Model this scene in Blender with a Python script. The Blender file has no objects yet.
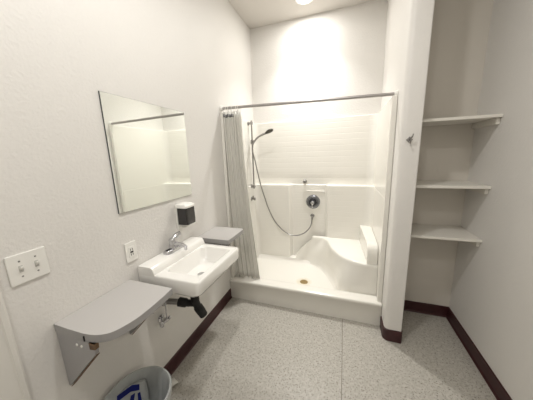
import bpy, bmesh, math, random
from mathutils import Vector, Matrix
C = bpy.context.scene.collection
random.seed(4)
PI = math.pi

# ---------------------------------------------------------------- materials
def lin(c):
    return tuple(((x/12.92) if x <= .04045 else ((x+.055)/1.055)**2.4) for x in [v/255 for v in c]) + (1,)
def mat(name, rgb, rough=.5, metal=0, spec=.5, coat=0, emit=0, trans=0):
    m = bpy.data.materials.new(name); m.use_nodes = True
    b = m.node_tree.nodes['Principled BSDF']
    b.inputs['Base Color'].default_value = lin(rgb)
    b.inputs['Roughness'].default_value = rough
    b.inputs['Metallic'].default_value = metal
    b.inputs['Specular IOR Level'].default_value = spec
    b.inputs['Coat Weight'].default_value = coat
    b.inputs['Coat Roughness'].default_value = .1
    b.inputs['Transmission Weight'].default_value = trans
    if emit:
        b.inputs['Emission Color'].default_value = lin(rgb); b.inputs['Emission Strength'].default_value = emit
    return m
def nd(m, t, **k):
    n = m.node_tree.nodes.new(t)
    for a, v in k.items(): setattr(n, a, v)
    return n
def bump_noise(m, scale, strength, dist=.002, detail=3):
    nt = m.node_tree; L = nt.links
    tc = nd(m, 'ShaderNodeTexCoord'); n = nd(m, 'ShaderNodeTexNoise'); b = nd(m, 'ShaderNodeBump')
    n.inputs['Scale'].default_value = scale; n.inputs['Detail'].default_value = detail
    b.inputs['Strength'].default_value = strength; b.inputs['Distance'].default_value = dist
    L.new(tc.outputs['Object'], n.inputs['Vector']); L.new(n.outputs['Fac'], b.inputs['Height'])
    L.new(b.outputs['Normal'], nt.nodes['Principled BSDF'].inputs['Normal'])
    return n, tc
def tint_noise(m, rgb2, scale, lo=.4, hi=.6):
    nt = m.node_tree; L = nt.links; p = nt.nodes['Principled BSDF']
    tc = nd(m, 'ShaderNodeTexCoord'); n = nd(m, 'ShaderNodeTexNoise'); r = nd(m, 'ShaderNodeMapRange'); x = nd(m, 'ShaderNodeMix', data_type='RGBA')
    n.inputs['Scale'].default_value = scale; n.inputs['Detail'].default_value = 4
    r.inputs[1].default_value = lo; r.inputs[2].default_value = hi
    x.inputs[6].default_value = p.inputs['Base Color'].default_value; x.inputs[7].default_value = lin(rgb2)
    L.new(tc.outputs['Object'], n.inputs['Vector']); L.new(n.outputs['Fac'], r.inputs[0]); L.new(r.outputs[0], x.inputs[0])
    L.new(x.outputs[2], p.inputs['Base Color'])

M = {}
M['wall'] = mat('painted_drywall', (228,225,220), .5); bump_noise(M['wall'], 75, .42, .005)
M['ceiling'] = mat('ceiling_paint', (218,213,206), .8); bump_noise(M['ceiling'], 60, .2, .004)
M['closet'] = mat('closet_paint', (214,208,198), .6); bump_noise(M['closet'], 60, .2, .003)
M['trim'] = mat('trim_paint', (226,223,216), .4)
M['base'] = mat('maroon_vinyl', (60,25,27), .42)
M['acrylic'] = mat('cream_acrylic', (236,233,225), .2, coat=.3)
M['tile'] = mat('moulded_tile_acrylic', (236,233,225), .22, coat=.3)
M['pan'] = m = mat('cream_acrylic_pan', (236,233,225), .2, coat=.3)
nt = m.node_tree; L = nt.links; tc = nd(m, 'ShaderNodeTexCoord'); vd = nd(m, 'ShaderNodeVectorMath', operation='DISTANCE'); vd.inputs[1].default_value = (.755,.335,.112)
L.new(tc.outputs['Object'], vd.inputs[0]); ns = nd(m, 'ShaderNodeTexNoise'); ns.inputs['Scale'].default_value = 30; L.new(tc.outputs['Object'], ns.inputs['Vector'])
a_ = nd(m, 'ShaderNodeMath', operation='MULTIPLY_ADD'); a_.inputs[1].default_value = .04; L.new(ns.outputs['Fac'], a_.inputs[0]); L.new(vd.outputs['Value'], a_.inputs[2])
mr = nd(m, 'ShaderNodeMapRange'); mr.inputs[1].default_value = .055; mr.inputs[2].default_value = .115; mr.inputs[3].default_value = .6; mr.inputs[4].default_value = 0; L.new(a_.outputs[0], mr.inputs[0])
x_ = nd(m, 'ShaderNodeMix', data_type='RGBA'); x_.inputs[6].default_value = lin((236,233,225)); x_.inputs[7].default_value = lin((214,198,156)); L.new(mr.outputs[0], x_.inputs[0]); L.new(x_.outputs[2], nt.nodes['Principled BSDF'].inputs['Base Color'])
M['porcelain'] = mat('white_porcelain', (240,238,233), .12, coat=.5)
M['chrome'] = mat('chrome', (205,205,208), .14, 1)
M['brushed'] = mat('brushed_steel', (160,158,156), .3, 1)
M['rod'] = mat('satin_rod', (176,172,170), .4, .8)
M['brass'] = mat('stained_brass', (150,128,84), .5, .3)
M['shelf'] = mat('grey_laminate', (188,185,182), .36)
M['shelf_edge'] = mat('darker_grey_sides', (160,158,157), .4)  # side faces of the shelf tops, a darker grey than the upper face
M['shelf_side'] = mat('grey_laminate_side', (160,158,158), .45)
M['wood'] = mat('raw_wood_edge', (118,92,66), .7); tint_noise(M['wood'], (92,68,48), 40)
M['plastic'] = mat('white_plastic', (238,236,230), .3)
M['dark'] = mat('smoked_plastic', (34,31,32), .2, coat=.5)
M['black'] = mat('black_foam', (14,14,15), .6); bump_noise(M['black'], 120, .5, .004)
M['slot'] = mat('dark_slot', (45,42,40), .5)
M['bin'] = mat('grey_bin_plastic', (140,143,144), .4)
M['liner'] = mat('grey_film_liner', (176,179,178), .35); bump_noise(M['liner'], 14, .5, .01)
M['blue'] = mat('blue_ink', (22,32,112), .4)
M['carton'] = mat('grey_white_wrap', (162,165,165), .4)
M['paper'] = mat('white_paper', (225,224,218), .7)
M['lamp'] = mat('lamp_lens', (255,250,240), .3, emit=14)
M['closet_shelf'] = mat('white_shelf_paint', (230,226,217), .45)
mm = mat('mirror_glass', (241,244,240), .0, 1); M['mirror'] = mm
M['mirror_edge'] = mat('mirror_edge', (70,74,74), .3)

# curtain: vinyl, faintly translucent
m = mat('pale_grey_vinyl', (240,238,232), .38); M['curtain'] = m
nt = m.node_tree; p = nt.nodes['Principled BSDF']; tr = nd(m, 'ShaderNodeBsdfTranslucent'); mx = nd(m, 'ShaderNodeMixShader')
tr.inputs['Color'].default_value = lin((250,249,246)); mx.inputs[0].default_value = .45
nt.links.new(p.outputs[0], mx.inputs[1]); nt.links.new(tr.outputs[0], mx.inputs[2]); nt.links.new(mx.outputs[0], nt.nodes['Material Output'].inputs[0])
M['band'] = mat('grey_top_band', (120,120,120), .5)

# moulded tile grooves on the surround
def grooves(m, px, pz):
    nt = m.node_tree; L = nt.links
    tc = nd(m, 'ShaderNodeTexCoord'); sp = nd(m, 'ShaderNodeSeparateXYZ'); L.new(tc.outputs['Object'], sp.inputs[0])
    outs = []
    ad = nd(m, 'ShaderNodeMath', operation='ADD'); L.new(sp.outputs[0], ad.inputs[0]); L.new(sp.outputs[1], ad.inputs[1])
    for src, per, w in ((sp.outputs[2], pz, 1), (ad.outputs[0], px, .15)):
        a = nd(m, 'ShaderNodeMath', operation='DIVIDE'); a.inputs[1].default_value = per; L.new(src, a.inputs[0])
        f = nd(m, 'ShaderNodeMath', operation='FRACT'); L.new(a.outputs[0], f.inputs[0])
        s = nd(m, 'ShaderNodeMath', operation='SUBTRACT'); s.inputs[1].default_value = .5; L.new(f.outputs[0], s.inputs[0])
        b = nd(m, 'ShaderNodeMath', operation='ABSOLUTE'); L.new(s.outputs[0], b.inputs[0])
        r = nd(m, 'ShaderNodeMapRange', interpolation_type='SMOOTHSTEP'); r.inputs[1].default_value = .5-.006/per; r.inputs[2].default_value = .5
        r.inputs[3].default_value = 0; r.inputs[4].default_value = w; L.new(b.outputs[0], r.inputs[0]); outs.append(r.outputs[0])
    mxm = nd(m, 'ShaderNodeMath', operation='MAXIMUM'); L.new(outs[0], mxm.inputs[0]); L.new(outs[1], mxm.inputs[1])
    bp = nd(m, 'ShaderNodeBump', invert=True); bp.inputs['Strength'].default_value = .25; bp.inputs['Distance'].default_value = .003
    L.new(mxm.outputs[0], bp.inputs['Height']); L.new(bp.outputs['Normal'], nt.nodes['Principled BSDF'].inputs['Normal'])
grooves(M['tile'], .13, .065)

# floor: speckled sheet vinyl
m = mat('speckled_vinyl', (186,182,172), .36); M['floor'] = m
nt = m.node_tree; L = nt.links; p = nt.nodes['Principled BSDF']
tc = nd(m, 'ShaderNodeTexCoord')
def speck(scale, lo, hi, seed):
    mp = nd(m, 'ShaderNodeMapping'); mp.inputs['Location'].default_value = (seed, seed*2, 0); L.new(tc.outputs['Object'], mp.inputs[0])
    n = nd(m, 'ShaderNodeTexNoise'); n.inputs['Scale'].default_value = scale; n.inputs['Detail'].default_value = 1.5; L.new(mp.outputs[0], n.inputs['Vector'])
    r = nd(m, 'ShaderNodeMapRange'); r.inputs[1].default_value = lo; r.inputs[2].default_value = hi; L.new(n.outputs['Fac'], r.inputs[0]); return r.outputs[0]
def mixc(a, col, fac):
    x = nd(m, 'ShaderNodeMix', data_type='RGBA'); L.new(fac, x.inputs[0])
    if isinstance(a, tuple): x.inputs[6].default_value = a
    else: L.new(a, x.inputs[6])
    x.inputs[7].default_value = lin(col); return x.outputs[2]
c = mixc(lin((178,174,165)), (188,184,176), speck(45, .45, .6, 3))
c = mixc(c, (158,153,143), speck(80, .59, .64, 9))
c = mixc(c, (120,112,101), speck(95, .64, .675, 17))
c = mixc(c, (80,74,66), speck(105, .67, .70, 29))
L.new(c, p.inputs['Base Color'])

# ---------------------------------------------------------------- mesh helpers
def obj(name, bm, m, parent=None, smooth=None, bevel=0, seg=2):
    me = bpy.data.meshes.new(name)
    bmesh.ops.remove_doubles(bm, verts=bm.verts, dist=1e-6)
    bmesh.ops.recalc_face_normals(bm, faces=bm.faces)
    bm.to_mesh(me); bm.free()
    for mm_ in (m if isinstance(m, (list, tuple)) else [m]): me.materials.append(mm_)
    o = bpy.data.objects.new(name, me); C.objects.link(o)
    if smooth is not None or bevel:
        for f in me.polygons: f.use_smooth = True
        me.set_sharp_from_angle(angle=math.radians(smooth or 35))
    if bevel:
        b = o.modifiers.new('bevel', 'BEVEL'); b.width = bevel; b.segments = seg; b.limit_method = 'ANGLE'; b.angle_limit = math.radians(35); b.harden_normals = True
    if parent is not None:
        o.parent = parent
        o.matrix_parent_inverse = Matrix.Translation(-parent.location) if parent.type == 'EMPTY' else Matrix.Identity(4)
    return o
def B(): return bmesh.new()
def box(bm, x0, x1, y0, y1, z0, z1):
    vs = [bm.verts.new((x, y, z)) for x in (x0, x1) for y in (y0, y1) for z in (z0, z1)]
    for f in ((0,1,3,2),(4,6,7,5),(0,4,5,1),(2,3,7,6),(0,2,6,4),(1,5,7,3)): bm.faces.new([vs[i] for i in f])
    return bm
def prism(bm, pts, h0, h1, axis='z'):
    def P(a, b, h): return {'z': (a, b, h), 'y': (a, h, b), 'x': (h, a, b)}[axis]
    lo = [bm.verts.new(P(a, b, h0)) for a, b in pts]; hi = [bm.verts.new(P(a, b, h1)) for a, b in pts]
    n = len(pts)
    bm.faces.new(lo[::-1]); bm.faces.new(hi)
    for i in range(n): bm.faces.new((lo[i], lo[(i+1)%n], hi[(i+1)%n], hi[i]))
    return bm
def loft(bm, loops, cap0=True, cap1=True):
    vs = [[bm.verts.new(q) for q in l] for l in loops]; n = len(vs[0])
    for a, b in zip(vs, vs[1:]):
        for i in range(n): bm.faces.new((a[i], a[(i+1)%n], b[(i+1)%n], b[i]))
    if cap0: bm.faces.new(vs[0][::-1])
    if cap1: bm.faces.new(vs[-1])
    return bm
def ring(c, nrm, r, n=20, up=None, rx=None):
    nrm = Vector(nrm).normalized(); a = nrm.cross(Vector(up or ((0,0,1) if abs(nrm.z) < .9 else (1,0,0)))).normalized(); b = nrm.cross(a)
    return [Vector(c) + a*(rx or r)*math.cos(t*2*PI/n) + b*r*math.sin(t*2*PI/n) for t in range(n)]
def lathe(bm, c, ax, prof, n=24):
    ax = Vector(ax).normalized()
    return loft(bm, [ring(Vector(c)+ax*h, ax, max(r, 1e-4), n) for h, r in prof])
def spline(pts, k=8):
    P = [Vector(q) for q in pts]; P = [2*P[0]-P[1]] + P + [2*P[-1]-P[-2]]; out = []
    for i in range(1, len(P)-2):
        for j in range(k):
            t = j/k
            out.append(.5*((2*P[i]) + (-P[i-1]+P[i+1])*t + (2*P[i-1]-5*P[i]+4*P[i+1]-P[i+2])*t*t + (-P[i-1]+3*P[i]-3*P[i+1]+P[i+2])*t**3))
    out.append(P[-2]); return out
def tube(bm, pts, r, n=12):
    P = [Vector(q) for q in pts]; rs = r if isinstance(r, (list, tuple)) else [r]*len(P)
    loops = []; a = None
    for i, q in enumerate(P):
        t = (P[min(i+1, len(P)-1)] - P[max(i-1, 0)]).normalized()
        if a is None: a = t.cross(Vector((0,0,1)) if abs(t.z) < .9 else Vector((1,0,0))).normalized()
        a = (a - t*a.dot(t)).normalized(); b = t.cross(a)
        loops.append([q + (a*math.cos(k*2*PI/n) + b*math.sin(k*2*PI/n))*rs[i] for k in range(n)])
    return loft(bm, loops)
def rrect(x0, x1, y0, y1, r, z, n=6):
    out = []
    for cx, cy, a0 in ((x1-r, y1-r, 0), (x0+r, y1-r, 90), (x0+r, y0+r, 180), (x1-r, y0+r, 270)):
        for k in range(n+1):
            a = math.radians(a0+90*k/n); out.append((cx+r*math.cos(a), cy+r*math.sin(a), z))
    return out
def tag(o, label, cat, group=None):
    o['label'] = label; o['category'] = cat
    if group: o['group'] = group
    return o
def thing(name, loc, label, cat, group=None):
    o = bpy.data.objects.new(name, None); C.objects.link(o); o.location = loc; o.empty_display_size = .05
    return tag(o, label, cat, group)
def struct(name, bm, m, **k):
    o = obj(name, bm, m, **k); o['kind'] = 'structure'; return o

# ---------------------------------------------------------------- room
R, YB, YW, ZC, YF = 2.101, .305, .885, 3.037, -2.75
PX0, PX1, PY = 1.498, 1.622, -.153          # partition between shower and closet
T = .12
struct('floor', box(B(), -T, R+T, YF-T, YW+T, -.08, 0), M['floor'])
struct('ceiling', box(B(), -T, R+T, YF-T, YW+T, ZC, ZC+.1), M['ceiling'])
struct('wall_left', box(B(), -T, 0, YF-T, YW+T, 0, ZC), M['wall'])
struct('wall_right', box(B(), R, R+T, YF-T, YW+T, 0, ZC), M['wall'])
struct('wall_back', box(B(), 0, R, YW, YW+T, 0, ZC), M['wall'])
struct('wall_front', box(B(), 0, R, YF-T, YF, 0, ZC), M['wall'])
struct('wall_closet', box(B(), PX1, R, YB, YB+.09, 0, ZC), M['closet'])
def part_plan(x0, x1, y0, y1, r0, r1, n=6):
    pts = [(x0, y1)]
    for k in range(n+1):
        a = math.radians(180+90*k/n); pts.append((x0+r0+r0*math.cos(a), y0+r0+r0*math.sin(a)))
    for k in range(n+1):
        a = math.radians(270+90*k/n); pts.append((x1-r1+r1*math.cos(a), y0+r1+r1*math.sin(a)))
    return pts + [(x1, y1)]
struct('wall_partition', prism(B(), part_plan(PX0, PX1, PY, YW, .036, .008), 0, ZC), M['wall'], smooth=30)

def base_profile(bm, x0, y0, x1, y1, nx, ny, h=.105, t=.008):
    # straight cove base: thin strip with a small toe, from (x0,y0) to (x1,y1), normal (nx,ny)
    prof = [(0, 0), (t+.010, 0), (t+.004, .006), (t, .016), (t, h-.004), (t-.003, h), (0, h)]
    A = [bm.verts.new((x0+nx*d, y0+ny*d, z)) for d, z in prof]; D = [bm.verts.new((x1+nx*d, y1+ny*d, z)) for d, z in prof]
    n = len(prof); bm.faces.new(A); bm.faces.new(D[::-1])
    for i in range(n): bm.faces.new((A[i], A[(i+1)%n], D[(i+1)%n], D[i]))
    return bm
struct('baseboard_left', base_profile(B(), 0, -1.59, 0, -.002, 1, 0), M['base'])
struct('baseboard_right', base_profile(B(), R, YF, R, YB, -1, 0), M['base'])
struct('baseboard_closet', base_profile(B(), PX1, YB, R-.009, YB, 0, -1), M['base'])
bm = B()
inner = part_plan(PX0, PX1, PY, YB-.009, .036, .008); outer = part_plan(PX0-.008, PX1+.008, PY-.008, YB-.009, .044, .016)
inner[0] = (PX0, -.004); outer[0] = (PX0-.008, -.004)
loops = [[(a, b, 0) for a, b in inner], [(a, b, 0) for a, b in outer], [(a, b, .102) for a, b in outer], [(a, b, .105) for a, b in inner]]
vs = [[bm.verts.new(q) for q in l] for l in loops]
for a, b in ((0,1),(1,2),(2,3),(3,0)):
    for i in range(len(inner)-1): bm.faces.new((vs[a][i], vs[a][i+1], vs[b][i+1], vs[b][i]))
for i in (0, -1): bm.faces.new([vs[k][i] for k in range(4)])
struct('baseboard_partition', bm, M['base'], smooth=40)
# door casing on the left wall
bm = B()
prism(bm, [(0, -1.594), (.012, -1.594), (.016, -1.600), (.016, -1.612), (.011, -1.617), (.011, -1.668), (.0, -1.668)], 0, 2.08)
struct('trim_1', bm, M['trim'], smooth=25)

# sheet seam in the floor
struct('floor_seam', box(B(), 1.1725, 1.1762, YF, -.002, -.001, .0006), mat('seam_line', (104,98,88), .6))

# ---------------------------------------------------------------- shower surround
S = thing('shower_surround', (.76, .45, 0), 'cream moulded one-piece shower stall with low curb, tile pattern walls and corner bench', 'shower stall')
def arc_pts(cx, cy, r, a0, a1, n=6): return [(cx+r*math.cos(math.radians(a0+(a1-a0)*k/n)), cy+r*math.sin(math.radians(a0+(a1-a0)*k/n))) for k in range(n+1)]
F0 = .045
XL, XR = .022, 1.464
up_in = [(XL, F0)] + arc_pts(XL+.06, .86-.06, .06, 180, 90) + arc_pts(XR-.09, .86-.09, .09, 90, 0) + [(XR, F0)]
lo_in = [(XL+.012, F0)] + arc_pts(XL+.072, .778-.06, .06, 180, 90) + [(.490, .778), (.520, .850), (.935, .850), (.965, .778)] + arc_pts(XR-.1, .778-.1, .1, 90, 0) + [(XR, F0)]
def shell(bm, inn, z0, z1):
    out = [(.003, F0), (.003, .882), (PX0-.003, .882), (PX0-.003, F0)]
    # walls as a C-shaped prism
    pts = inn + [(PX0-.003, F0), (PX0-.003, .882), (.003, .882), (.003, F0)]
    return prism(bm, pts, z0, z1)
obj('upper_wall_panel', shell(B(), up_in, 1.150, 1.935), [M['tile'], M['acrylic']], S, smooth=30, bevel=.006)
obj('lower_wall_panel', shell(B(), lo_in, .10, 1.158), [M['tile'], M['acrylic']], S, smooth=30, bevel=.014, seg=4)
obj('front_flange', box(B(), XR-.004, PX0-.001, .028, .05, .0, 1.936), M['acrylic'], S, bevel=.005)
obj('front_flange', box(B(), .001, XL+.010, .028, .05, .0, 1.936), M['acrylic'], S, bevel=.005)
bm = B(); prism(bm, [(.05,.79),(.43,.79)] and [(.70,.841),(.925,.841),(.925,.852),(.70,.852)], 1.068, 1.076)
obj('soap_ledge', bm, M['acrylic'], S, bevel=.004)
for o_ in S.children:
    for pl_ in o_.data.polygons:
        if pl_.normal.x < -.95 and pl_.center.x > 1.3: pl_.material_index = 1
# base pan with curb
bm = B()
prof = [(.001, 0), (.001, .185), (-.004, .19), (-.004, .212), (.004, .2195), (.10, .2195), (.118, .214), (.128, .19), (.14, .135), (.17, .118), (.34, .112), (.70, .118), (.745, .13), (.765, .165), (.79, .18), (.86, .18), (.86, 0)]
prism(bm, prof, .004, PX0-.004, 'x')
obj('base_pan', bm, M['pan'], S, smooth=50)
# bench
top = [(.79,.779),(.86,.772),(.915,.762),(.958,.715),(.985,.65),(1.006,.57),(1.045,.45),(1.111,.322),(1.165,.258),(1.226,.213),(1.30,.182),(1.357,.168),(1.45,.158)]
bot = [(.56,.779),(.66,.772),(.76,.758),(.87,.715),(.93,.665),(.977,.598),(1.03,.50),(1.078,.40),(1.105,.31),(1.115,.234),(1.16,.165),(1.25,.145),(1.45,.138)]
def resamp(c, n=44):
    P = spline([(a, b, 0) for a, b in c], 10); d = [0]
    for i in range(1, len(P)): d.append(d[-1]+(P[i]-P[i-1]).length)
    out = []
    for k in range(n):
        t = d[-1]*k/(n-1); i = max(j for j in range(len(d)) if d[j] <= t+1e-9); i = min(i, len(P)-2)
        f = (t-d[i])/(d[i+1]-d[i]); out.append(P[i].lerp(P[i+1], f))
    return out
tp, bt = resamp(top), resamp(bot); n = len(tp)
nrm = []
for i in range(n):
    t = (tp[min(i+1, n-1)]-tp[max(i-1, 0)]).normalized(); nrm.append(Vector((t.y, -t.x, 0)))   # points into the pan
    if nrm[-1].x > 0 and nrm[-1].y > 0: nrm[-1] = -nrm[-1]
rows = []
for z, w, off in ((.105, 0, .045), (.122, 0, .02), (.15, .0, .0), (.24, .12, 0), (.33, .4, 0), (.41, .75, 0), (.46, .95, 0), (.485, 1, 0), (.497, 1, -.007), (.501, 1, -.02)):
    rows.append([(bt[i].lerp(tp[i], w) + nrm[i]*off).to_tuple()[:2] + (z,) for i in range(n)])
bm = B()
loops = [r + [(XR-.001, r[-1][1], r[0][2]), (XR-.001, .80, r[0][2]), (r[0][0], .80, r[0][2])] for r in rows]
loft(bm, loops)
obj('bench_seat', bm, M['acrylic'], S, smooth=60)
# arm ledge on the right side above the bench
bm = B()
ys = [(.17, .500), (.172, .56), (.178, .62), (.195, .66), (.225, .682), (.30, .69), (.79, .69)]
loops = []
for y, z in [(.168, .49)] + ys: pass
pts = [(.168, .495), (.170, .58), (.180, .640), (.200, .670), (.235, .684), (.30, .688), (.80, .688), (.80, .495)]
A = [bm.verts.new((1.340 + .034*max(0, (.75-y)/.6), y, z)) for y, z in pts]; D = [bm.verts.new((XR-.001, y, z)) for y, z in pts]
k = len(pts); bm.faces.new(A); bm.faces.new(D[::-1])
for i in range(k): bm.faces.new((A[i], A[(i+1)%k], D[(i+1)%k], D[i]))
obj('arm_ledge', bm, M['acrylic'], S, smooth=40, bevel=.009, seg=3)
d = obj('floor_drain', lathe(B(), (.755,.335,.109), (0,0,1), [(0,.044),(.0055,.044),(.007,.040),(.006,.030),(.005,.0)]), M['brass'], S, smooth=40)
d['label'] = 'round brass drain strainer'

# ---------------------------------------------------------------- shower fittings
V = thing('shower_valve', (.784,.849,.935), 'round chrome shower mixer valve with lever on the back stall wall', 'shower valve')
obj('escutcheon', lathe(B(), (.784,.850,.935), (0,-1,0), [(0,.088),(.006,.088),(.012,.080),(.016,.060),(.016,.052)], 36), mat('dull_chrome', (140,142,146), .25, 1), V, smooth=30)
obj('dial_ring', lathe(B(), (.784,.834,.935), (0,-1,0), [(0,.050),(.010,.048),(.012,.040),(.012,.030)], 32), mat('dark_dial', (70,70,74), .3, .6), V, smooth=30)
bm = B(); lathe(bm, (.784,.822,.935), (0,-1,0), [(0,.028),(.03,.026),(.05,.022),(.055,.012),(.056,0)])
tube(bm, [(.784,.785,.935),(.784,.775,.905),(.784,.772,.868)], [.012,.010,.007])
obj('lever', bm, M['chrome'], V, smooth=40)
K = thing('diverter_knob', (.68,.86,1.195), 'small chrome knob on the stall wall up and left of the valve', 'knob')
obj('rosette', lathe(B(), (.68,.861,1.195), (0,-1,0), [(0,.024),(.004,.024),(.008,.018)]), M['brushed'], K, smooth=40)
obj('knob', lathe(B(), (.68,.853,1.195), (0,-1,0), [(0,.012),(.02,.012),(.024,.02),(.044,.02),(.05,.014),(.051,0)]), M['brushed'], K, smooth=40)
E_ = thing('hose_outlet', (.778,.85,.75), 'small chrome hose outlet elbow below the round mixer valve', 'fitting')
obj('rosette', lathe(B(), (.778,.851,.752), (0,-1,0), [(0,.026),(.005,.026),(.009,.018)]), M['brushed'], E_, smooth=40)
bm = B(); tube(bm, spline([(.778,.845,.752),(.778,.825,.752),(.778,.81,.742),(.778,.807,.715)], 4), .012)
obj('elbow', bm, M['brushed'], E_, smooth=50)
# slide bar
SB = thing('slide_bar', (XL,.65,1.13), 'slim chrome vertical slide bar with brackets on the left stall wall', 'shower rail')
bm = B(); tube(bm, [(.066,.65,1.12),(.066,.65,1.945)], .0095, 14)
obj('rail', bm, M['brushed'], SB, smooth=40)
for z in (1.15, 1.915):
    bm = B(); x0 = XL if z > 1.2 else XL+.012
    lathe(bm, (x0-.001,.65,z), (1,0,0), [(0,.024),(.006,.024),(.012,.014),(.05,.014)])
    box(bm, .052, .08, .636, .664, z-.016, z+.016)
    obj('bracket', bm, M['brushed'], SB, smooth=40)
bm = B(); lathe(bm, (.066,.65,1.67), (0,0,1), [(0,.02),(.05,.02)]); tube(bm, [(.05,.665,1.695),(.085,.62,1.695),(.10,.60,1.69)], [.014,.014,.018])
obj('holder', bm, M['brushed'], SB, smooth=40)
H = thing('hand_shower', (.10,.615,1.70), 'chrome hand shower with dark spray head and long looping metal hose', 'hand shower')
bm = B(); tube(bm, spline([(.095,.60,1.665),(.118,.59,1.695),(.165,.575,1.735),(.220,.565,1.762),(.280,.558,1.780)], 6), [.010]*6+[.0115]*12+[.013]*7)
obj('handle', bm, M['brushed'], H, smooth=50)
hd = Vector((.075, -.01, .030)).normalized(); dn = Vector((.35, -.25, -.9)).normalized()
bm = B(); c0 = Vector((.272,.559,1.778)); side = hd.cross(dn).normalized(); up_ = side.cross(hd).normalized()
loops = []
for t, rx, rz in ((0,.012,.011),(.02,.026,.014),(.045,.036,.017),(.07,.036,.016),(.09,.028,.013),(.102,.010,.008)):
    loops.append([c0+hd*t+side*rx*math.cos(a*PI/10)+up_*rz*math.sin(a*PI/10) for a in range(20)])
loft(bm, loops); obj('spray_head', bm, mat('dark_head', (82,80,74), .3, .6), H, smooth=50)
hs = [(.095,.60,1.665),(.085,.61,1.58),(.090,.66,1.47),(.103,.68,1.36),(.125,.71,1.20),(.160,.735,1.04),(.215,.742,.86),(.29,.742,.70),(.385,.742,.585),(.49,.742,.515),(.585,.742,.505),(.68,.745,.54),(.745,.765,.60),(.772,.795,.66),(.778,.807,.718)]
bm = B(); tube(bm, spline(hs, 8), .0072, 10); obj('hose', bm, M['brushed'], H, smooth=50)
KN = thing('wall_fitting', (XL+.01,.63,.99), 'small chrome knob on the left stall wall under the slide bar', 'fitting')
obj('rosette', lathe(B(), (XL+.011,.63,.99), (1,0,0), [(0,.026),(.006,.026),(.010,.016)]), M['brushed'], KN, smooth=40)
bm = B(); lathe(bm, (XL+.02,.63,.99), (1,0,0), [(0,.010),(.02,.010),(.026,.019),(.042,.019),(.048,0)]); tube(bm, [(.055,.63,.99),(.06,.625,1.03)], [.009,.008])
obj('knob', bm, M['brushed'], KN, smooth=40)

# ---------------------------------------------------------------- rod and curtain
YR, ZR, ZR2 = .055, 1.983, 1.950
RD = thing('curtain_rod', (0,YR,ZR), 'straight satin metal shower curtain rod spanning the stall opening', 'curtain rod')
bm = B(); tube(bm, [(.004,YR,ZR),(PX0-.004,YR,ZR2)], .0125, 16); obj('rod', bm, M['rod'], RD, smooth=40)
for x, s in ((.0005,1),(PX0-.0005,-1)):
    obj('flange', lathe(B(), (x,YR,ZR if s > 0 else ZR2), (s,0,0), [(0,.026),(.006,.026),(.012,.024),(.022,.016),(.022,.013)]), M['plastic'], RD, smooth=40)
CT = thing('shower_curtain', (.12,.07,.225), 'pale grey vinyl shower curtain bunched in folds at the left end of the rod', 'shower curtain')
NF = 6
def cpt(u, v):   # u along width 0..1, v height 0 (hem) .. 1 (top)
    x0 = .008 + .030*(1-v)**2; w = .205 + .085*(1-v)**1.5
    y = .058*v + .092*(1-v)
    k = u**1.25                                   # pleats get broader towards the free edge
    amp = (.032 + .007*math.sin(u*9)) * (.8 + .2*v) * (1 if u < .72 else 1-.45*(u-.72)/.28)
    ph = k*NF*2*PI + .5*math.sin(v*2.2+u*4)
    x = x0 + w*u + .014*math.sin(2*ph)*(1-u*.5)
    yy = y + amp*math.sin(ph) + .005*math.sin(v*7+u*13)
    return Vector((max(x, .004), max(yy, .012), .224 + (1.940-.224)*v))
bm = B(); NU, NV = 200, 26
g = [[bm.verts.new(cpt(i/NU, j/NV)) for i in range(NU+1)] for j in range(NV+1)]
for j in range(NV):
    for i in range(NU): bm.faces.new((g[j][i], g[j][i+1], g[j+1][i+1], g[j+1][i]))
cu = obj('cloth', bm, M['curtain'], CT, smooth=80)
so = cu.modifiers.new('thick', 'SOLIDIFY'); so.thickness = .0012; so.offset = 0
bm = B()
g = []
for j in range(2):
    g.append([bm.verts.new(cpt(i/NU, .990 - j*.016) + Vector((0,-.0045,0))) for i in range(int(NU*.12), int(NU*.60)+1)])
for i in range(int(NU*.60)-int(NU*.12)): bm.faces.new((g[0][i], g[0][i+1], g[1][i+1], g[1][i]))
hb = obj('top_band', bm, M['band'], CT, smooth=80); hb['label'] = 'darker grey band along the top'  # darker grey strip near the top, over the left folds only
so = hb.modifiers.new('thick', 'SOLIDIFY'); so.thickness = .0008; so.offset = 0
for i in range(NF):
    u = (i+.5)/NF; q = cpt(u, 1)
    bm = B(); c = Vector((q.x, YR, ZR-.012-q.x*.022)); P = [c + Vector((.004*math.sin(a), .022*math.sin(a), .032*math.cos(a))) for a in [k*2*PI/20 for k in range(21)]]
    tube(bm, P, .0022, 6); obj('curtain_ring', bm, M['plastic'], CT, smooth=60)

# ---------------------------------------------------------------- sink
y0, y1 = -1.062, -.557
SK = thing('sink', (.0,-.80,.70), 'white rectangular wall-hung sink with raised faucet ledge beneath the mirror', 'sink')
bm = B()
loops = [rrect(.07,.31,-.95,-.65,.07,.725), rrect(.04,.36,-1.0,-.60,.06,.742), rrect(.003,.405,y0+.012,y1-.012,.045,.768), rrect(.002,.420,y0,y1,.022,.790),
         rrect(.002,.424,y0,y1,.020,.856), rrect(.004,.420,y0+.003,y1-.003,.018,.865), rrect(.010,.416,y0+.008,y1-.008,.014,.868),
         rrect(.135,.385,-.995,-.605,.035,.867), rrect(.141,.379,-.989,-.611,.04,.860), rrect(.150,.366,-.972,-.628,.05,.80), rrect(.165,.345,-.945,-.655,.06,.765), rrect(.19,.31,-.90,-.70,.055,.753)]
loft(bm, loops)
prof = [(.002,.80),(.002,.905),(.006,.912),(.098,.912),(.108,.908),(.116,.897),(.126,.868),(.126,.80)]
prism(bm, [(a, b) for a, b in prof], y0+.001, y1-.001, 'y')
obj('basin', bm, M['porcelain'], SK, smooth=38, bevel=.003)
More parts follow.
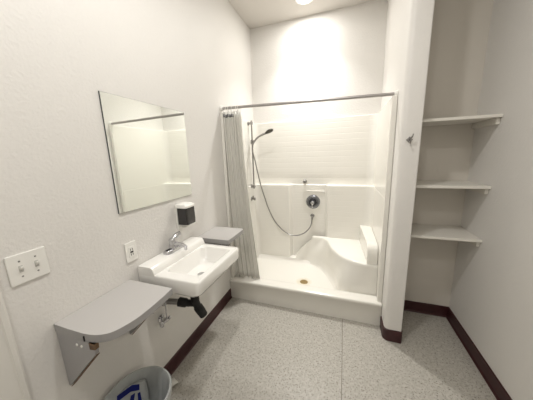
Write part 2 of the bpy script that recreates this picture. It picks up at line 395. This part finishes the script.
obj('basin_drain', lathe(B(), (.25,-.80,.7525), (0,0,1), [(0,.026),(.003,.026),(.004,.022),(.002,.016),(.002,0)]), M['chrome'], SK, smooth=40)
obj('mounting_bracket', box(B(), .001, .03, -.97, -.63, .74, .80), M['brushed'], SK)

FC = thing('faucet', (.06,-.80,.912), 'chrome single-lever faucet on the sink ledge', 'faucet')
bm = B(); yc = -.815
loft(bm, [[(x, y, z) for x, y, z in rrect(.028+i,.086-i,yc-.082+i,yc+.082-i,.027,zz)] for i, zz in ((0,.912),(0,.924),(.004,.932),(.010,.935))])
obj('deck_plate', bm, M['chrome'], FC, smooth=40)
bm = B(); lathe(bm, (.056,yc,.93), (0,0,1), [(0,.031),(.02,.027),(.045,.025),(.06,.026),(.068,.020),(.070,0)])
tube(bm, spline([(.058,yc,.948),(.09,yc,.958),(.13,yc,.957),(.162,yc,.946)], 5), [.018]*6+[.015]*6+[.012]*4)
lathe(bm, (.158,yc,.946), (0,0,-1), [(0,.010),(.018,.010)])
obj('spout', bm, M['chrome'], FC, smooth=45)
bm = B(); tube(bm, spline([(.056,yc,.975),(.057,yc+.014,.992),(.060,yc+.038,1.006),(.068,yc+.064,1.014)], 5), [.024]*5+[.020]*5+[.017]*4+[.015]*2)
obj('lever', bm, M['chrome'], FC, smooth=50)

# plumbing below
PT = thing('drain_trap', (.20,-.82,.45), 'black foam-wrapped drain trap pipe under the white sink', 'drain pipe')
bm = B(); tube(bm, [(.196,-.822,.724),(.196,-.822,.60)], .018); lathe(bm, (.196,-.822,.625), (0,0,-1), [(0,.024),(.012,.024)])
lb = obj('tailpiece', bm, M['chrome'], PT, smooth=40)
bm = B(); tube(bm, spline([(.196,-.822,.61),(.196,-.822,.56),(.202,-.812,.51),(.214,-.795,.46),(.224,-.785,.425)], 5), [.029]*6+[.026]*5+[.032]*5+[.030]*5, 16)
obj('foam_wrap', bm, M['black'], PT, smooth=50)
bm = B(); tube(bm, spline([(.200,-.818,.535),(.165,-.835,.540),(.13,-.85,.548),(.09,-.86,.553)], 5), [.022]*6+[.024]*3+[.031]*7, 16)
obj('foam_wrap', bm, M['black'], PT, smooth=50)
TRAP=1
bm = B(); tube(bm, [(.10,-.857,.552),(.003,-.895,.565)], .020); lathe(bm, (.001,-.895,.565), (1,0,0), [(0,.034),(.006,.032),(.010,.022)])
obj('wall_tube', bm, M['brushed'], PT, smooth=40)
SV = thing('stop_valve', (.0,-.945,.47), 'chrome stop valve with oval handle and thin riser under the sink', 'valve')
bm = B(); lathe(bm, (.001,-.945,.47), (1,0,0), [(0,.026),(.004,.026),(.008,.010),(.05,.010)]); lathe(bm, (.05,-.975,.47), (0,1,0), [(0,.009),(.02,.013),(.05,.013),(.06,.009)])
obj('body', bm, M['chrome'], SV, smooth=40)
bm = B(); loft(bm, [ring((.05,-.975-h,.47), (0,-1,0), r, 20, rx=rx) for h, r, rx in ((0,.006,.006),(.008,.024,.014),(.016,.026,.016),(.022,.020,.012))])
obj('handle', bm, M['chrome'], SV, smooth=40)
bm = B(); tube(bm, [(.052,-.943,.475),(.052,-.940,.62),(.06,-.93,.76)], .005, 10); obj('riser', bm, M['chrome'], SV, smooth=40)
bm = B(); tube(bm, spline([(.056,-1.052,.74),(.056,-1.052,.625),(.054,-1.046,.600),(.046,-1.034,.588),(.032,-1.024,.588),(.001,-1.016,.592)], 5), .0055, 10)
tag(obj('supply_tube', bm, M['chrome'], smooth=40), 'thin bent chrome supply tube coming out of the wall under the shelf edge', 'pipe')

# ---------------------------------------------------------------- grey shelves
out = [(0,-1.120),(.304,-1.120),(.313,-1.20),(.318,-1.29),(.315,-1.355),(.296,-1.421),(.263,-1.456),(.202,-1.474),(.10,-1.478),(0,-1.478)]
def smooth_out(o):
    c = [Vector((a, b, 0)) for a, b in o]
    mid = spline(c[1:-1], 5)
    return [o[0]] + [(q.x, q.y) for q in mid] + [o[-1]]
def shelf(zt, fy, name, label, depth_scale=1, th=.042, screws=True):
    t = thing(name, (0, fy(-1.3), zt-.042), label, 'shelf', 'grey wall shelves beside the sink')
    pl = [(a*depth_scale + .001, fy(b)) for a, b in smooth_out(out)] if screws else [(.001,-.49),(.288,-.49)] + arc_pts(.267,-.222,.03,0,90) + [(.001,-.192)]
    if not screws: pl[1:2] = arc_pts(.285,-.478,.012,-90,0)
    obj('shelf_top', prism(B(), pl, zt-.036, zt), [M['shelf'], M['shelf_edge']], t, smooth=30, bevel=.0015)
    for pg in t.children[0].data.polygons:
        if abs(pg.normal.z) < .5: pg.material_index = 1
    for yb in (-1.469, -1.165):
        q0, q1 = sorted((fy(yb-.007), fy(yb+.007)))
        br = obj('bracket', prism(B(), [(.004,zt-.037),(.004,zt-.312),(.010,zt-.317),(.232*depth_scale,zt-.085),(.236*depth_scale,zt-.037)], q0, q1, 'y'), M['shelf_side'], t)
        # raw edge along the slanting side
        a, b = Vector((.016, 0, zt-.317)), Vector((.234*depth_scale, 0, zt-.086)); nn = Vector((.72,0,-.69))*.003
        es = obj('edge_strip', prism(B(), [(a.x,a.z),(a.x+nn.x,a.z+nn.z),(b.x+nn.x,b.z+nn.z),(b.x,b.z)], q0+.0005, q1-.0005, 'y'), M['wood'], br)
        es['label'] = 'brown raw wood edge'
        if yb < -1.4:
            eb = obj('edge_block', prism(B(), [(.205*depth_scale,zt-.037),(.205*depth_scale,zt-.068),(.237*depth_scale,zt-.062),(.2395*depth_scale,zt-.037)], q0-.001, q1+.001, 'y'), M['wood'], br); eb['label'] = 'brown block under the shelf'
            if screws:
                for sx in (.13, .158):
                    sc = obj('screw', lathe(B(), (sx, q0-.0005, zt-.066), (0,-1,0), [(0,.006),(.003,.005),(.004,0)], 12), M['plastic'], br, smooth=40)
    if screws:
        s = obj('seam', box(B(), .184, .1865, fy(-1.478)-.0025, fy(-1.47), zt-.034, zt-.010), M['slot'], t)
    return t
shelf(.858, lambda y: y, 'wall_shelf', 'grey shelf with rounded front corner and triangular bracket above the round bin')
shelf(.880, lambda y: -.49 - (y+1.118)*.75, 'wall_shelf', 'small square-cornered grey shelf between the sink and the shower curtain', .9, screws=False)

# ---------------------------------------------------------------- wall items
MR = thing('mirror', (0,-.81,1.245), 'square frameless mirror above the sink', 'mirror')
obj('glass', box(B(), .0055, .0085, -1.118, -.508, 1.245, 1.857), M['mirror'], MR)
obj('backing', box(B(), .0005, .0055, -1.1195, -.5065, 1.2435, 1.8585), M['mirror_edge'], MR)
DS = thing('soap_dispenser', (0,-.65,1.05), 'black and white wall soap dispenser below the mirror corner', 'soap dispenser')
a0, a1 = -.702, -.600
obj('back_plate', box(B(), .001, .014, a0, a1, 1.02, 1.20), M['plastic'], DS, bevel=.003)
bm = B(); loft(bm, [rrect(.012,.098,a0,a1,.014,1.056), rrect(.012,.100,a0,a1,.014,1.09), rrect(.012,.097,a0,a1,.014,1.178)])
obj('reservoir', bm, M['dark'], DS, smooth=40)
bm = B(); loft(bm, [rrect(.002,.099,a0-.001,a1+.001,.014,1.178), rrect(.002,.100,a0-.001,a1+.001,.014,1.190), rrect(.002,.090,a0+.004,a1-.004,.014,1.203), rrect(.004,.070,a0+.012,a1-.012,.014,1.207)])
obj('cap', bm, M['plastic'], DS, smooth=40)
bm = B(); loft(bm, [rrect(.02,.066,a0+.02,a1-.006,.014,1.030), rrect(.014,.096,a0+.03,a1-.001,.012,1.041), rrect(.012,.099,a0+.02,a1,.014,1.0555)])
obj('push_bar', bm, M['plastic'], DS, smooth=40)

SW = thing('switch_plate', (0,-1.507,1.14), 'white double toggle light switch plate beside the door trim', 'light switch')
obj('plate', box(B(), .0005, .007, -1.565, -1.449, 1.081, 1.197), M['plastic'], SW, bevel=.003)
for yy in (-1.530, -1.484):
    bm = B(); prism(bm, [(.006,1.127),(.0075,1.126),(.0085,1.152),(.006,1.151)], yy-.006, yy+.006, 'y')
    obj('toggle_slot', bm, mat('slot_shade', (190,188,182), .5), SW)
    bm = B(); prism(bm, [(.007,1.134),(.007,1.146),(.019,1.152),(.019,1.144)], yy-.0045, yy+.0045, 'y'); obj('toggle', bm, M['plastic'], SW, bevel=.001)
    for zz in (1.109, 1.169): obj('screw', lathe(B(), (.0068,yy,zz), (1,0,0), [(0,.0035),(.001,.003),(.0012,0)], 12), M['brushed'], SW, smooth=40)
OU = thing('power_outlet', (0,-1.084,1.01), 'white wall outlet plate with dark centre left of the sink', 'power outlet')
obj('plate', box(B(), .0005, .007, -1.119, -1.049, .955, 1.070), M['plastic'], OU, bevel=.003)
obj('receptacle', box(B(), .006, .0095, -1.101, -1.067, .980, 1.045), M['plastic'], OU, bevel=.002)
for zz in (1.027, .998):
    for yy in (-1.090, -1.078): obj('slot', box(B(), .009, .0100, yy-.0015, yy+.0015, zz-.006, zz+.006), M['slot'], OU)
obj('reset_button', box(B(), .009, .0112, -1.093, -1.075, 1.008, 1.017), M['slot'], OU, bevel=.0005)

HK = thing('robe_hook', (1.552,PY,1.60), 'small chrome robe hook on the front of the white column', 'hook')
c = Vector((1.553, PY, 1.603)); s = .021
bm = B(); prism(bm, [(c.x, c.z-s), (c.x+s, c.z), (c.x, c.z+s), (c.x-s, c.z)], PY-.006, PY-.0003, 'y'); obj('back_plate', bm, M['brushed'], HK, bevel=.001)
bm = B(); tube(bm, spline([(c.x,PY-.004,c.z+.004),(c.x+.004,PY-.025,c.z+.008),(c.x+.010,PY-.036,c.z+.022),(c.x+.012,PY-.038,c.z+.036)], 5), [.005]*10+[.004]*6)
tube(bm, spline([(c.x,PY-.004,c.z-.006),(c.x,PY-.028,c.z-.022),(c.x,PY-.040,c.z-.010)], 5), .005)
obj('prong', bm, M['brushed'], HK, smooth=50)

# ---------------------------------------------------------------- closet shelves
for z, lab in ((1.745, 'highest white closet shelf, near eye level by the column hook'), (1.274, 'middle white closet shelf, between the two other closet shelves'), (.883, 'lowest white closet shelf, above the empty closet floor')):
    t = thing('closet_shelf', (1.86,.15,z-.02), lab, 'shelf', 'white shelves in the closet recess')
    obj('board', box(B(), PX1+.001, R-.001, -.027, YB-.001, z-.020, z), M['closet_shelf'], t, bevel=.002)
    obj('cleat', box(B(), R-.022, R-.001, .0, YB-.001, z-.062, z-.0205), M['closet_shelf'], t, bevel=.002)
    obj('cleat', box(B(), PX1+.001, PX1+.020, .0, YB-.001, z-.062, z-.0205), M['closet_shelf'], t, bevel=.002)

# ---------------------------------------------------------------- bin, package, paper
bc = Vector((.188,-1.312,0)); br_ = .154; bh = .35
BN = thing('waste_bin', (bc.x,bc.y,0), 'round grey plastic wastebasket on the floor under the shelf', 'bin')
bm = B(); N = 48
prof = [(.001,.105),(.03,.112),(bh-.01,br_-.004),(bh,br_),(bh+.004,br_-.001),(bh+.003,br_-.005),(bh-.012,br_-.009),(.035,.106),(.012,.10),(.012,.0001)]
loft(bm, [[(bc.x+r*math.cos(a*2*PI/N), bc.y+r*math.sin(a*2*PI/N), z) for a in range(N)] for z, r in prof])
obj('bucket', bm, M['bin'], BN, smooth=40)
bm = B(); rr = random.Random(3)
def lr(a, base, amp): return base + amp*(.5*math.sin(a*7+1)+.3*math.sin(a*13+2)+.2*math.sin(a*23))
loops = []
for z, r, am in ((bh-.022, br_+.0045, .001), (bh+.007, br_+.004, .0006), (bh+.009, br_-.004, .0006), (bh-.02, br_-.016, .002), (bh-.12, br_-.028, .005), (.12, .10, .008), (.06, .07, .01), (.05, .002, 0)):
    loops.append([(bc.x+lr(a*2*PI/96, r, am)*math.cos(a*2*PI/96), bc.y+lr(a*2*PI/96, r, am)*math.sin(a*2*PI/96), z) for a in range(96)])
loft(bm, loops, cap0=False, cap1=False)
li = obj('bin_liner', bm, M['liner'], BN, smooth=60)
# packet standing in the bin against the far side, blue print facing the room
PK = thing('package', (.12,-1.26,.07), 'grey packet with blue block print standing inside the round bin', 'package')
R2 = Matrix.Translation((.090,-1.300,.212)) @ Matrix.Rotation(math.atan2(.83,.56), 4, 'Z') @ Matrix.Rotation(math.radians(-14), 4, 'X')
def W2(v): return v
bm = B(); loft(bm, [[(a, -c_, b) for a, b, c_ in rrect(-w_,w_,-.125,.108,.02,q)] for w_, q in ((.084,-.012),(.094,-.006),(.094,.004),(.086,.010))])
bm.transform(R2); obj('packet', bm, M['liner'], PK, smooth=50)
bm = B()
def lp(pts): prism(bm, [(1.3*a-.012, 1.15*b+.002) for a, b in pts], -.0108, -.0098, 'y')
lp([(-.050,.082),(.030,.100),(.056,.086),(.052,.060),(.022,.074),(-.038,.060)])
lp([(-.056,.062),(-.040,.056),(-.034,-.03),(-.054,-.03)])
lp([(-.022,.048),(-.006,.052),(.004,.000),(.020,.056),(.036,.058),(.012,-.03),(-.006,-.03)])
lp([(.044,.050),(.054,.050),(.054,.010),(.040,-.005)])
bm.transform(R2); ob = obj('blue_print', bm, M['blue'], PK); ob['label'] = 'dark blue block lettering'
bm = B()
pts = spline([(.045,-1.075,.010),(.062,-1.04,.012),(.075,-1.0,.020),(.085,-.965,.008)], 4)
g = [[bm.verts.new((q.x+dx, q.y-.2*dx, max(.001, q.z+dz))) for q in pts] for dx, dz in ((-.025,.012),(.0,0),(.022,-.003))]
for a, b in zip(g, g[1:]):
    for i in range(len(pts)-1): bm.faces.new((a[i], a[i+1], b[i+1], b[i]))
pp = obj('paper_scrap', bm, M['paper'], smooth=60); so = pp.modifiers.new('t', 'SOLIDIFY'); so.thickness = .0008; so.offset = 1
tag(pp, 'white scrap of paper on the floor behind the round bin', 'paper')

# ---------------------------------------------------------------- lights
def can(x, y, label, power, col, size=.14, spread=180):
    t = thing('ceiling_light', (x,y,ZC), label, 'ceiling light')
    obj('trim_ring', lathe(B(), (x,y,ZC+.001), (0,0,-1), [(0,.095),(.006,.093),(.009,.082),(.004,.074),(.0015,.073)], 40), M['plastic'], t, smooth=40)
    obj('lens', lathe(B(), (x,y,ZC-.0005), (0,0,-1), [(0,.073),(.003,.073),(.004,.06),(.004,0)], 40), M['lamp'], t, smooth=40)
    l = bpy.data.lights.new('downlight', 'AREA'); l.shape = 'DISK'; l.size = size; l.energy = power; l.color = col; l.spread = math.radians(spread)
    o = bpy.data.objects.new('downlight', l); C.objects.link(o); o.location = (x, y, ZC-.012)
    return t
can(.715, .585, 'round recessed ceiling light above the shower', 7.5, (1, .985, .955), spread=180)
l = bpy.data.lights.new('downlight_beam', 'AREA'); l.shape = 'DISK'; l.size = .13; l.energy = 9.8; l.color = (1, .985, .955); l.spread = math.radians(95)
o = bpy.data.objects.new('downlight_beam', l); C.objects.link(o); o.location = (.715, .585, ZC-.014)
can(.80, -1.15, 'round recessed ceiling light above the sink side of the room', 16.5, (1, .985, .96), spread=180)
can(.80, -2.35, 'unseen fill light added at the entrance end, shaped like a recessed ceiling light', 11, (1, .985, .96), spread=180)  # fill lamp added behind the camera to lift the closet and right wall

w = bpy.data.worlds.new('world'); bpy.context.scene.world = w; w.use_nodes = True
w.node_tree.nodes['Background'].inputs[0].default_value = (.9, .9, 1, 1); w.node_tree.nodes['Background'].inputs[1].default_value = .05

# ---------------------------------------------------------------- camera
cx, cy, cz, yaw, pitch, roll, f = (1.13655, -1.95408, 1.52619, 0.33578, -0.19649, -0.03145, 222.51096)
fw = Vector((-math.sin(yaw)*math.cos(pitch), math.cos(yaw)*math.cos(pitch), math.sin(pitch)))
r = fw.cross(Vector((0,0,1))).normalized(); u = r.cross(fw)
r2 = r*math.cos(roll)+u*math.sin(roll); u2 = -r*math.sin(roll)+u*math.cos(roll)
cam = bpy.data.cameras.new('camera'); co = bpy.data.objects.new('camera', cam); C.objects.link(co)
mw = Matrix((r2, u2, -fw)).transposed().to_4x4(); mw.translation = (cx, cy, cz); co.matrix_world = mw
cam.sensor_fit = 'HORIZONTAL'; cam.sensor_width = 36; cam.lens = f/533*36; cam.clip_start = .02
bpy.context.scene.camera = co
vs_ = bpy.context.scene.view_settings
vs_.view_transform = 'Standard'; vs_.look = 'None'; vs_.gamma = 1; vs_.exposure = -.07; vs_.use_curve_mapping = False
